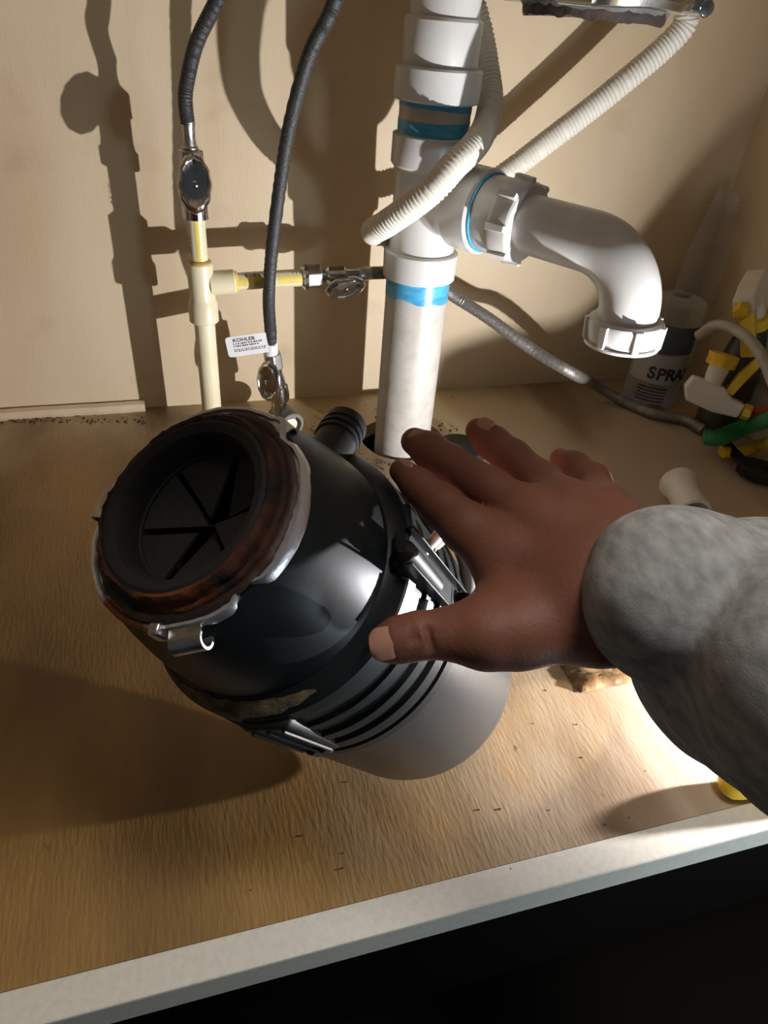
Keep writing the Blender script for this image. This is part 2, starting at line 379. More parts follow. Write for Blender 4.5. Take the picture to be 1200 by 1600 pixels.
stripe(fs, .186, .224, .0082, math.radians(-105), math.radians(-70), sp)
stripe(fbr, .034, .060, .0082, math.radians(55), math.radians(105), sp)
stripe(fbr, .071, .100, .0082, math.radians(55), math.radians(105), sp)
MB().lathe(fs, [(.1825, .0095), (.184, .0104), (.1855, .0095), (.186, .008)], 32).build('cement_ring', GLUE, sp)
MB().lathe(fbr, [(.0305, .0095), (.0318, .0100), (.0332, .0092), (.034, .008)], 32).build('cement_ring', STRIPE, sp)
tf = frame((SX, SY, .1635), (0, 0, 1)); 
def wrap_text(s, fr, zstart, r, ang, size, name, par, step=None):
    """small characters printed round a pipe's surface, running along its axis"""
    for k, ch in enumerate(s):
        if ch == ' ': continue
        f2 = fr @ Matrix.Rotation(ang, 4, 'Z') @ Matrix.Translation((r+.0001, 0, zstart+k*(step or size*.62))) @ Matrix(((0, 0, 1, 0), (0, -1, 0, 0), (1, 0, 0, 0), (0, 0, 0, 1))) @ Matrix.Rotation(0, 4, 'Z')
        f2 = fr @ Matrix.Rotation(ang, 4, 'Z') @ Matrix(((0, 0, 1, r+.0002), (0, 1, 0, 0), (1, 0, 0, zstart+k*(step or size*.62)), (0, 0, 0, 1)))
        textmesh(name, ch, f2, size, INK, par, .00005)
wrap_text('2107S', fbr, .040, .0082, math.radians(25), .0058, 'printed_text', sp, .0040)
wrap_text('1207', fbr, .084, .0082, math.radians(25), .0052, 'printed_text', sp, .0036)
wrap_text('ASTM', fs, .192, .0082, math.radians(-165), .0052, 'printed_text', sp, .0040)

def hexprof(r, n=6, ph=0.): return [(r*math.cos(2*PI*k/n+ph), r*math.sin(2*PI*k/n+ph)) for k in range(n)]
def oval_handle(fr, L_, W_, th, par, z0):
    """domed oval valve handle, long axis = frame x"""
    mb = MB(); n = 40; prof = [(z0, .80), (z0+.001, .97), (z0+.003, 1.), (z0+th*.75, .97), (z0+th, .86), (z0+th+.0006, .80), (z0+th-.0004, .74), (z0+th+.0004, .3)]
    vs = []; fs_ = []
    for (z, k) in prof:
        for i in range(n):
            a = 2*PI*i/n; kk = k*(1+.025*math.cos(12*a))
            vs.append(fr @ Vector((L_*kk*math.cos(a), W_*kk*math.sin(a), z)))
    for j in range(len(prof)-1):
        for i in range(n): fs_.append((j*n+i, j*n+(i+1) % n, (j+1)*n+(i+1) % n, (j+1)*n+i))
    fs_ += [tuple(range(n-1, -1, -1)), tuple((len(prof)-1)*n+i for i in range(n))]
    mb.add(vs, fs_)
    for k in range(7):
        mb.box(fr @ Matrix.Translation((-.009+.0028*k, 0, z0+th-.0004)), (-.0004, -W_*.5, 0), (.0004, -W_*.5+.0035+.001*(k % 3), .0009))
    o = mb.build('handle', CHROME, par, angle=50)
    mb2 = MB(); mb2.lathe(fr, [(z0+th-.001, .0026), (z0+th+.0012, .0026), (z0+th+.0016, .0018)], 20); mb2.build('screw', CHROME, o)
    return o
# top valve
tv = thing('shutoff_valve', 'chrome shutoff valve with upright oval handle on top of the cream riser', 'valve', (SX, SY, .222), 'chrome shutoff valves')
fv = frame((SX+.0002, SY, 0), (0, 0, 1), (.3, -1, 0))
MB().lathe(fv, [(.2215, .0085), (.222, .0112), (.2335, .0112), (.235, .0098), (.241, .0092), (.258, .0092), (.2595, .0105), (.2635, .0105), (.264, .008)], 32).build('body', CHROME, tv)
mb = MB(); mb.prism(fv, hexprof(.0108), .2645, .2765); mb.build('nut', STEEL, tv, smooth=False, bevel=.0012)
hd = Vector((.02, -1, .30)).normalized()
MB().lathe(frame(V((SX, SY, .246)), hd, (0, 0, 1)), [(.004, .0045), (.020, .0045), (.024, .0055)], 20).build('stem', CHROME, tv)
oval_handle(frame(V((SX, SY, .2475)), hd, (0.05, 0, 1)), .0230, .0140, .006, tv, .022)
# black hose 1
h1 = thing('braided_hose', 'black braided supply hose rising from the top valve out of frame', 'hose', (SX, SY, .277), 'black braided supply hoses')
def braid(name, pts, r, m, par, n=10, pitch=.0022, amp=.00022):
    path = crom(pts, 30); acc = 0; rad = []
    for i, p in enumerate(path):
        if i: acc += (path[i]-path[i-1]).length
        rad.append(r+amp*math.sin(2*PI*acc/pitch))
    return MB().tube(path, r, n, rad).build(name, m, par)
MB().lathe(fv, [(.2765, .0068), (.2782, .0072), (.2795, .0058), (.284, .0052), (.287, .0050), (.293, .0053), (.2945, .0058), (.2980, .0058)], 24).build('ferrule', STEEL, h1)
t0 = Vector((SX, SY, .296))
pts = [t0, t0+Vector((-.0005, -.003, .016)), V(ony(292, 130, .666)), V(ony(306, 70, .664)), V(ony(332, 15, .660)), V(ony(362, -40, .655)), V(ony(395, -90, .650)), (.115, .62, .50), (.17, .58, .56), (.20, .56, .618)]
braid('hose_body', pts, .0058, BRAIDB, h1, 14)
# horizontal valve on the branch
bv = thing('shutoff_valve', 'chrome shutoff valve lying sideways at the right end of the branch pipe', 'valve', (SX+.10, SY, .168), 'chrome shutoff valves')
def br(z): return fbr @ Vector((0, 0, z))
MB().prism(fbr, hexprof(.0118), .0965, .1135).build('nut', STEEL, bv, smooth=False, bevel=.0010)
MB().lathe(fbr, [(.095, .0095), (.097, .0118), (.100, .0118)], 24).build('collar', CHROME, bv)
MB().lathe(fbr, [(.1135, .0065), (.118, .0060), (.121, .0085), (.136, .0085), (.139, .0062), (.154, .0052)], 28).build('body', CHROME, bv)
hd2 = Vector((.10, -.85, -.40)).normalized()
MB().lathe(frame(br(.131), hd2, (1, 0, 0)), [(.003, .0042), (.015, .0042)], 18).build('stem', CHROME, bv)
oval_handle(frame(br(.133), hd2, (1, 0, .08)), .0200, .0125, .006, bv, .014)
# grey braided hose from the horizontal valve, behind the drain, to the right
gh = thing('braided_hose', 'grey steel braided hose running behind the drain to the right corner', 'hose', br(.153))
MB().lathe(fbr, [(.151, .0052), (.1525, .0066), (.163, .0066), (.165, .0058)], 24).build('ferrule', STEEL, gh)
pts = [br(.163), br(.185), (.232, .680, .174), D(700, 457, .735), D(760, 495, .735), D(830, 545, .732), D(900, 586, .728), ony(925, 598, .675), onz(972, 626, .0075), onz(1020, 646, .0075), onz(1068, 655, .0075), onz(1100, 672, .0075)]
braid('hose_body', pts, .0062, BRAIDG, gh, 14, .003, .00025)
# third valve near the floor with its stub
cv = thing('shutoff_valve', 'dark chrome shutoff valve near the cabinet floor under the white tag', 'valve', (.0905, .668, .02), 'chrome shutoff valves')
vb = V(ony(437, 620, .668)); vt = V(ony(425, 553, .668))
fc = frame(vb, vt-vb, (0, -1, 0)); LV = (vt-vb).length
MB().lathe(fc, [(-.004, .0095), (0, .0105), (.012, .0105), (.014, .0085), (.022, .0082), (.026, .0072), (LV-.012, .0072)], 28).build('body', CHROME, cv)
MB().prism(fc, hexprof(.0098), LV-.016, LV+.001).build('nut', STEEL, cv, smooth=False, bevel=.001)
hd3 = Vector((-.62, -.75, .12)).normalized()
hb = vb*.55+vt*.45
MB().lathe(frame(hb, hd3, (0, 0, 1)), [(.004, .0042), (.014, .0042)], 18).build('stem', CHROME, cv)
oval_handle(frame(hb, hd3, (0, 0, 1)), .0215, .0140, .005, cv, .012)
sa = V(D(424, 632, .735)); sb = V(D(456, 660, .685))
sa = V((.088, .680, .0165)); 
MB().lathe(frame((vb.x-.001, vb.y, 0), (0, 0, 1)), [(.0, .0070), (.004, .0070), (.0395, .0085)], 24).build('inlet', CHROME, cv)
ps = thing('pipe_stub', 'grey sleeved pipe stub with a cream core lying below the lowest valve', 'pipe', (.092, .665, 0))
s0_ = V(onz(436, 646, .0150)); s1_ = V(onz(462, 670, .0150)); fst = frame(s0_, s1_-s0_, (0, 0, 1)); print('stub', s0_, s1_)
mb = MB().lathe(fst, [(0, .0115), (.001, .0140), (.030, .0140), (.0312, .0130), (.0312, .0105), (.024, .0100)], 32); mb.build('sleeve', GREYR, ps)
MB().lathe(fst @ Matrix.Translation((.001, .0015, 0)), [(.019, .0075), (.0302, .0075), (.0307, .006)], 24).build('core', CREAM, ps)
# black hose 2 and tag
h2 = thing('braided_hose', 'long black braided hose with a white printed tag, ending at the lowest valve', 'hose', vt, 'black braided supply hoses')
MB().lathe(fc, [(LV, .0070), (LV+.002, .0062), (LV+.010, .0062)], 24).build('ferrule', STEEL, h2)
hp = [vt+(vt-vb).normalized()*.004, V(ony(423, 520, .658)), V(ony(420, 470, .648)), V(ony(424, 400, .645)), V(ony(436, 300, .642)), V(ony(452, 200, .636)), V(ony(482, 90, .626)), V(ony(516, 20, .62)), V(ony(540, -50, .615)), V(ony(560, -130, .61)), (.19, .60, .50), (.215, .585, .56), (.225, .575, .618)]
braid('hose_body', hp, .0058, BRAIDB, h2, 14)
ta = V(ony(424, 553, .667)); tb = V(ony(422, 521, .662)); ft = frame(ta, tb-ta, (-1, -.2, 0)); LT = (tb-ta).length
tg = MB().lathe(ft, [(0, .0068), (LT, .0068)], 28, None, False, False).build('tag_wrap', LABELM, h2)
# the flag of the tag: thin sheet
c_tl, c_tr, c_br, c_bl = ony(352, 528, .656), ony(416, 519, .652), ony(419, 551, .652), ony(358, 559, .656)
ux = (V(c_tr)-V(c_tl)); uy = (V(c_tl)-V(c_bl)); nx_ = ux.cross(uy).normalized()
fg = frame(c_bl, nx_, ux)
WX, WY = ux.length, uy.length
rr = .003; ol = []
for (cx_, cy_, a0) in ((WX, 0, None), (WX, WY, None), (rr, WY-rr, 90), (rr, rr, 180)):
    if a0 is None: ol.append((cx_, cy_))
    else: ol += [(cx_+rr*math.cos(math.radians(a0+k*18)), cy_+rr*math.sin(math.radians(a0+k*18))) for k in range(6)]
MB().prism(fg, ol, -.0003, 0).build('tag_flag', LABELM, h2, smooth=False)
textmesh('printed_text', 'KOHLER', fg @ Matrix.Translation((WX*.17, WY*.73, .0001)), WY*.24, INK, h2, .00005, 1.15, bold=.00012)
textmesh('printed_text', '®', fg @ Matrix.Translation((WX*.66, WY*.73, .0001)), WY*.12, INK, h2, .00005)
mb = MB(); random.seed(3)
for row, (yy, hh, xs) in enumerate(((.60, .07, .88), (.48, .07, .80), (.32, .045, .95), (.24, .045, .9))):
    x = .17
    while x < xs:
        wd = random.uniform(.02, .05)
        mb.box(fg, (WX*x, WY*yy, 0), (WX*(x+wd), WY*(yy+hh), .0001)); x += wd+random.choice((.012, .012, .03))
mb.build('small_print', INK, h2, smooth=False)

# ------------------------------------------------------------------ garbage disposer, leaning to the left on the edge of its base
A_ = Vector((-.5214, -.2648, .8112)).normalized(); BC = Vector((.1229, .2792, .0397))
vx = Vector((.5045, -.8623, .0428)); fd = frame(BC, A_, vx)
gd = thing('garbage_disposal', 'black garbage disposal tilted left on its base with a rusty mouth', 'disposal', (.0738, .2542, 0))
DEG = math.radians
MB().lathe(fd, [(.0, .056), (.0015, .0635), (.004, .0655), (.010, .0664), (.113, .0662), (.114, .065)], 96).build('motor_can', CAN, gd)
MB().lathe(fd, [(.1135, .064), (.114, .0674), (.1205, .0674), (.121, .0652), (.1235, .0652), (.124, .0670), (.132, .0668), (.1325, .0648), (.139, .0648), (.1395, .0666), (.146, .0664), (.1465, .0645),
    (.155, .0643), (.1555, .0654), (.160, .0652), (.1605, .0636), (.172, .0634), (.1725, .0644), (.1790, .0640), (.1815, .0626), (.1865, .0585), (.1885, .0550)], 96).build('housing_band', BLACKP, gd, angle=25)
def shoulder(z): return .0644-(z-.1725)*.06 if z < .179 else (.0640-(z-.179)*.6 if z < .1815 else .0626-(z-.1815)*.82)
MB().lathe(fd, [(.1860, .0570), (.190, .0567), (.200, .0555), (.212, .0532), (.224, .0502), (.233, .0474), (.2375, .0450), (.2375, .030)], 96, cap1=False).build('grinding_chamber', BLACKP, gd)
# dried scale on the lower shoulder
mb = MB(); vs = []; n = 60
for i in range(n+1):
    a = DEG(-98+72*i/n); t = i/n
    wid = .0062*math.sin(PI*min(1, max(0, t)))**.5*(1+.5*mnoise.noise(Vector((i*.21, 0, 5))))
    if i in (0, n): wid = .0003
    lz = .1838+.0012*mnoise.noise(Vector((i*.17, 3, 0)))
    for k, q in enumerate((-1, -.4, .4, 1)):
        z = lz+wid*q*.55; r = max(shoulder(z), .0568)+.0003
        vs.append(fd @ Vector(((r+.0006*(abs(q) < .5))*math.cos(a), (r+.0006*(abs(q) < .5))*math.sin(a), z)))
mb.add(vs, [(i*4+k, i*4+k+1, (i+1)*4+k+1, (i+1)*4+k) for i in range(n) for k in range(3)])
mb.build('dried_scale', CRUD, gd)['label'] = 'crescent of brown dried scale'
fdm = fd @ Matrix.Translation((0, 0, -.003)) @ Matrix.Diagonal((.978, .978, 1, 1))
# mounting flange: steel ring with notches
def frf(a, k, r, z):
    d = math.degrees(a)
    if d > 180: d -= 360
    s_ = 0
    for c, wd, dep in ((-14.5, 6, -.0050), (-48, 14, -.001), (15, 16, .0008), (72, 7, -.0030), (82, 5, .002), (-110, 16, .0004), (-150, 6, -.003), (160, 10, .001)):
        s_ += dep*math.exp(-((d-c)/wd)**2)
    return (r+(s_ if r > .04 else 0)+(.0004*mnoise.noise(Vector((math.cos(a)*9, math.sin(a)*9, 1))) if r > .04 else 0), z)
MB().lathe(fdm, [(.2365, .034), (.2365, .0461), (.2375, .0474), (.2412, .0476), (.2425, .0468), (.2425, .0456), (.2412, .0448), (.2412, .034)], 128, frf, False, False).build('mounting_flange', RUSTM, gd)
def rrf(a, k, r, z):
    n_ = mnoise.noise(Vector((math.cos(a)*14, math.sin(a)*14, k*.3)))*.0007+mnoise.noise(Vector((math.cos(a)*3.5, math.sin(a)*3.5, 2)))*.0008
    return (r+n_ if r > .036 else r, z+n_*.5)
MB().lathe(fdm, [(.2410, .0440), (.2422, .0442), (.2430, .0432), (.2432, .0420), (.2428, .0408)], 128, rrf, False, False).build('rust_crust', RUSTD, gd)
MB().lathe(fdm, [(.2400, .0412), (.2432, .0412), (.2442, .0404), (.2446, .0393), (.2468, .0391), (.2488, .0385), (.2500, .0374), (.2496, .0360)], 128, rrf, False, False).build('sink_gasket', RUST, gd, angle=60)
MB().lathe(fdm, [(.2494, .0363), (.2500, .0345), (.2494, .0325), (.2486, .0308), (.2465, .0296), (.2420, .0288), (.2380, .0284), (.2375, .0276), (.215, .0270), (.205, .0268), (.2045, .0)], 96, None, False, False).build('throat', RUBBER, gd)
for k in range(6):                                     # splash guard flaps
    a = DEG(60*k+12); mb = MB(); rr0 = .0276
    pts = [(rr0*math.cos(t), rr0*math.sin(t)) for t in [a-DEG(27)+DEG(54)*i/8 for i in range(9)]]
    vs = []
    for (x, y) in pts: vs.append(fdm @ Vector((x, y, .2365)))
    tipr = .0022+.004*(k % 3 == 1)
    vs.append(fdm @ Vector((tipr*math.cos(a), tipr*math.sin(a), .2315-.004*(k % 2))))
    n0 = len(vs); vs += [v-A_*.0016 for v in vs]
    fs_ = [(i, i+1, 9) for i in range(8)]+[(n0+i+1, n0+i, n0+9) for i in range(8)]+[(i, i+1, n0+i+1, n0+i) for i in range(8)]+[(8, 9, n0+9, n0+8), (9, 0, n0, n0+9)]
    mb.add(vs, fs_); mb.build('guard_flap', FLAP, gd)
# rolled lugs on the flange
for k, ad in enumerate((-47, -157, 82)):
    a = DEG(ad); er = Vector((math.cos(a), math.sin(a), 0)); et = Vector((-math.sin(a), math.cos(a), 0)); mb = MB()
    cr, R2 = (.0500, .0042) if k < 2 else (.0470, .0026)
    prof = [(cr-R2, .0020)]
    for i in range(13):
        t = DEG(110-i*20); prof.append((cr+R2*math.cos(t), R2*math.sin(t)-.0022))
    wd = .0066 if k < 2 else .0045
    vs = []
    for s_ in (-1, 1):
        for (pr, pz) in prof: vs.append(fdm @ (er*pr+et*(s_*wd)+Vector((0, 0, .2395+pz))))
        for (pr, pz) in prof:
            dx, dz = pr-cr, pz+.0022; l = math.hypot(dx, dz) or 1
            vs.append(fdm @ (er*(cr+dx*.72)+et*(s_*wd)+Vector((0, 0, .2395-.0022+dz*.72))))
    n = len(prof); fs_ = []
    for i in range(n-1):
        fs_ += [(i, i+1, 2*n+i+1, 2*n+i), (n+i+1, n+i, 3*n+i, 3*n+i+1), (i+1, i, n+i, n+i+1), (2*n+i, 2*n+i+1, 3*n+i+1, 3*n+i)]
    fs_ += [(0, 2*n, 3*n, n), (n-1, 2*n-1, 4*n-1, 3*n-1)]
    mb.add(vs, fs_); mb.build('mounting_lug', STEEL if k < 2 else RUSTM, gd)
# small tab beside the front lug
a = DEG(-60); f2 = fdm @ Matrix.Rotation(a, 4, 'Z')
MB().box(f2, (.0440, -.0028, .238), (.0498, .0028, .2450), .1).build('flange_tab', STEEL, gd, bevel=.0008)
# discharge elbow
e0 = V(D(470, 806, .275)); e1 = V(D(487, 752, .296)); e2 = V(D(541, 663, .330))
ax = (e2-e1).normalized()
MB().tube(crom([e0, e0*.5+e1*.5, e1, e1*.5+e2*.5, e2-ax*.010], 6), .0096, 32, up=(0, 0, 1)).build('discharge_elbow', BLACKM, gd)
fel = frame(e2-ax*.016, ax, (1, 0, 0))
MB().lathe(fel, [(k[0]*.9, k[1]*.80) for k in [(0, .0118), (.001, .0132), (.003, .0132), (.0035, .0122), (.005, .0122), (.0055, .0134), (.0078, .0134), (.0083, .0122), (.010, .0122), (.0105, .0132), (.0165, .0130), (.0165, .0100), (.006, .0098)]], 40).build('elbow_collar', BLACKM, gd, angle=25)
# channel rail with a rounded pocket, on the side facing the thumb
ar = DEG(35.0); f2 = fd @ Matrix.Rotation(ar, 4, 'Z')
MB().box(f2, (.060, -.0078, .112), (.0665, .0078, .1900)).build('channel_rail', BLACKP, gd, bevel=.0012)
for s_ in (-1, 1):
    MB().box(f2, (.0655, s_*.0078-.0006, .110), (.0695, s_*.0078+.0006, .1925)).build('rail_edge', BLACKP, gd, bevel=.0004)
mb = MB(); fp = f2 @ Matrix.Translation((.0655, -.0022, 0))
mb.tube([fp @ Vector((0, 0, .150)), fp @ Vector((0, 0, .154)), fp @ Vector((0, 0, .186)), fp @ Vector((0, 0, .1915)), fp @ Vector((0, 0, .1945))], .0050, 20, [.001, .0042, .0050, .0048, .002]); mb.build('rail_pocket', BLACKM, gd)
for (a0, a1, z0, z1, r_) in ((9, 26.5, .1745, .1800, .0655), (17, 25.5, .157, .1600, .0672), (12, 25, .1400, .1425, .0680)):
    mb = MB().lathe(fd, [(z0, .0630), (z0, r_), (z1, r_-.0008), (z1, .0615)], 12, None, False, False, DEG(a0), DEG(a1)); mb.build('band_highlight', STEEL, gd)  # highlights on the band's steps, built as bright steel arcs
f3 = fd @ Matrix.Rotation(DEG(48), 4, 'Z')
MB().tube([V(D(656, 868, .296)), V(D(672, 850, .300)), V(D(688, 834, .306))], .0026, 16).build('terminal_screw', STEEL, gd)
MB().box(f3, (.052, -.012, .112), (.0655, .012, .180)).build('wiring_box', BLACKP, gd, bevel=.002)
f4 = fd @ Matrix.Rotation(DEG(36), 4, 'Z')
MB().tube([f4 @ Vector((.0690, 0, .122)), f4 @ Vector((.0690, 0, .100))], .0050, 20).build('cable_clamp', BLACKP, gd)
cpts = [f3 @ Vector((.062, .004, .150)), V(D(702, 832, .345)), V(D(724, 862, .35)), V(D(732, 900, .355)), V(D(728, 955, .365)), V(D(730, 1000, .385))]
MB().tube(crom(cpts, 8), .0045, 14).build('power_cord', GREYR, gd)
# clamp block low on the housing, floor side
f5 = fd @ Matrix.Rotation(DEG(-52), 4, 'Z')
MB().box(f5, (.054, -.0115, .124), (.0672, .0115, .176), .0).build('clamp_block', BLACKM, gd, bevel=.003, seg=3)
for dy in (-.007, .0, .007):
    MB().box(f5, (.0660, dy-.0008, .128), (.0686, dy+.0008, .172)).build('clamp_rib', BLACKM, gd, bevel=.0005)
for dy, z0 in ((-.0035, .126), (.0045, .131)):
    MB().lathe(f5 @ Matrix.Translation((.0668, dy, 0)), [(z0-.006, .0026), (z0+.001, .0028)], 12).build('bolt', BLACKM, gd)

# ------------------------------------------------------------------ sink flange hanging at the top
sf = thing('sink_flange', 'chrome sink flange ring with a torn rusty gasket at the top edge', 'sink fitting', (.33, .5, .39))
FC = V(ony(955, -60, .5)); FC.z = .398
RF = .066
FC = V((.305, .545, .4005))
ff = frame(FC, (0, 0, 1))
def flr(a, k, r, z):
    if r < .05: return (r, z)
    return (r+.005*math.cos(3*(a-.35))+.001*math.sin(9*a), z+.0006*math.sin(7*a))
MB().lathe(ff, [(-.003, .050), (-.0045, .061), (-.0035, .0675), (.001, .0700), (.006, .0690), (.0065, .052)], 96, flr, False, False).build('flange_ring', GALV, sf)
for ad in (-8, 112, 232):
    f2 = ff @ Matrix.Rotation(DEG(ad), 4, 'Z')
    mb = MB().lathe(f2 @ Matrix.Translation((.078, 0, .000)) @ Matrix.Rotation(PI/2, 4, 'X'), [(-.012, .0045), (-.0115, .0056), (.0115, .0056), (.012, .0045)], 24)
    mb.box(f2, (.055, -.0115, -.003), (.078, .0115, .0055)); mb.build('ring_ear', GALV, sf, bevel=.001)
def gr(a, k, r, z):
    q = mnoise.noise(Vector((math.cos(a)*5, math.sin(a)*5, k)))*.0022+mnoise.noise(Vector((math.cos(a)*16, math.sin(a)*16, k)))*.0010
    return (r+q*.6, z+(q if k in (0, 1) else q*.3))
MB().lathe(ff, [(-.0115, .034), (-.0120, .0495), (-.006, .0505), (-.002, .0508), (.002, .050)], 96, gr, False, False).build('rusty_gasket', mat('rusty_gasket', (.06, .03, .018), .8, var=(.015, .013, .012), scale=60, bump=1.), sf)
MB().lathe(ff, [(-.0045, .0512), (-.001, .0530), (.0015, .0535)], 96, lambda a, k, r, z: (r, z+(-.002+.0035*mnoise.noise(Vector((math.cos(a)*8, math.sin(a)*8, 9))) if k == 0 else 0)), False, False).build('putty', mat('grey_putty', (.13, .13, .12), .8, var=(.07, .07, .065), scale=80, bump=1.), sf)
MB().lathe(ff, [(-.0115, .034), (.0, .034), (.05, .038), (.20, .042), (.2185, .055)], 64, None, False, False).build('flange_neck', STEEL, sf)

# ------------------------------------------------------------------ the hand and sleeve
def px(pxx, pyy, d, rp): return (V(D(pxx, pyy, d)), rp*d/FPX)
class Field:
    def __init__(s, lo, hi, h):
        s.lo = np.array(lo); s.h = h; s.n = np.ceil((np.array(hi)-s.lo)/h).astype(int)+1
        ax_ = [s.lo[i]+h*np.arange(s.n[i]) for i in range(3)]
        s.ax = ax_
    def new(s): return np.full(tuple(s.n), .05, np.float32)
    def cap(s, a, ra, b, rb, g, k, sub=False):
        """smooth-union a tapered capsule into grid g"""
        pad = max(ra, rb)+.02; mn = np.minimum(a, b)-pad; mx = np.maximum(a, b)+pad
        i0 = np.clip(((mn-s.lo)/s.h).astype(int), 0, s.n-1); i1 = np.clip(((mx-s.lo)/s.h).astype(int)+2, 1, s.n)
        if (i1 <= i0).any(): return
        X, Y_, Z = np.meshgrid(*[s.ax[i][i0[i]:i1[i]] for i in range(3)], indexing='ij')
        ab = np.array(b)-np.array(a); L2 = float(ab@ab)+1e-12
        t = np.clip(((X-a[0])*ab[0]+(Y_-a[1])*ab[1]+(Z-a[2])*ab[2])/L2, 0, 1)
        d = np.sqrt((X-a[0]-t*ab[0])**2+(Y_-a[1]-t*ab[1])**2+(Z-a[2]-t*ab[2])**2)-(ra+(rb-ra)*t)
        sl = tuple(slice(i0[i], i1[i]) for i in range(3)); G = g[sl]
        if sub:
            h = np.maximum(k-np.abs(G+d), 0)/k; g[sl] = np.maximum(G, -d)+h*h*k*.25
        else:
            h = np.maximum(k-np.abs(G-d), 0)/k; g[sl] = np.minimum(G, d)-h*h*k*.25
    def chain(s, pts, g, k):
        for (a, ra), (b, rb) in zip(pts[:-1], pts[1:]): s.cap(np.array(a), ra, np.array(b), rb, g, k)
    def mesh(s, g, name, m, parent, smooth_it=0):
        import openvdb
        gr_ = openvdb.FloatGrid(.05); gr_.copyFromArray(g)
        pts, quads = gr_.convertToQuads(0.0)
        pts = np.asarray(pts)*s.h+s.lo
        me = bpy.data.meshes.new(name); org = np.array(parent['_o']) if parent is not None else np.zeros(3)
        me.from_pydata((pts-org).tolist(), [], [tuple(q[::-1]) for q in quads.tolist()]); me.materials.append(m)
        me.polygons.foreach_set('use_smooth', [True]*len(me.polygons)); me.update()
        o = bpy.data.objects.new(name, me); col.objects.link(o); o['_o'] = tuple(org)
        if parent is not None: o.parent = parent
        if smooth_it:
            md = o.modifiers.new('s', 'SMOOTH'); md.factor = .5; md.iterations = smooth_it
        return o
def smin(a, b, k):
    h = np.maximum(k-np.abs(a-b), 0)/k; return np.minimum(a, b)-h*h*k*.25
thumb = [px(600, 1006, .2600, 27), px(622, 1000, .2595, 34), px(655, 993, .2590, 35.5), px(700, 990, .2585, 37), px(750, 990, .2580, 42), px(800, 985, .2580, 50)]
index = [px(628, 736, .3020, 20), px(655, 760, .2990, 26), px(690, 790, .2930, 33), px(730, 825, .2850, 39), px(790, 868, .2780, 46)]
middle = [px(648, 690, .3230, 22), px(672, 704, .3180, 27), px(705, 726, .3100, 29), px(765, 764, .2960, 33), px(835, 815, .2820, 44)]
ringf = [px(747, 673, .3250, 20), px(770, 692, .3220, 25), px(800, 716, .3140, 28), px(845, 752, .3000, 30), px(885, 800, .2830, 42)]
pinky = [px(875, 716, .3180, 16), px(897, 728, .3120, 21), px(925, 752, .3020, 27), px(945, 800, .2830, 38)]
palmc = [[px(790, 868, .278, 46), px(930, 925, .262, 62)], [px(835, 815, .282, 44), px(950, 890, .264, 62)], [px(885, 800, .283, 42), px(975, 870, .266, 56)],
         [px(945, 800, .283, 34), px(1010, 862, .268, 52)], [px(770, 990, .254, 44), px(925, 975, .258, 58)], [px(795, 940, .270, 50), px(930, 940, .262, 60)],
         [px(880, 860, .274, 58), px(940, 950, .262, 70)], [px(925, 930, .262, 84), px(1040, 945, .262, 84)], [px(960, 905, .264, 76), px(1040, 945, .262, 84)],
         [px(1040, 945, .262, 84), px(1300, 1080, .215, 115)], [px(1300, 1080, .215, 115), px(1500, 1200, .19, 120)]]
allp = [p for c in [thumb, index, middle, ringf, pinky]+palmc for p in c]
P_ = np.array([list(p[0]) for p in allp])
F = Field(P_.min(0)-.03, P_.max(0)+.03, .0010)
palm = F.new()
for c in palmc: F.chain(c, palm, .012)
hand = palm.copy()
for c, k in ((thumb, .014), (index, .010), (middle, .009), (ringf, .009), (pinky, .008)):
    g = F.new(); F.chain(c, g, .004)
    hand = np.minimum(hand, smin(palm, g, k)) if c is not thumb else smin(palm, g, k)
    palm_blend = None
# tendon ridges and knuckles
for (a, b, r) in (((800, 862, .270), (905, 905, .2535), 10), ((845, 812, .272), (930, 870, .2555), 10), ((890, 795, .273), (960, 855, .2575), 9)):
    F.cap(np.array(V(D(a[0], a[1], a[2]))), r*a[2]/FPX, np.array(V(D(b[0], b[1], b[2]))), r*.6*b[2]/FPX, hand, .008)
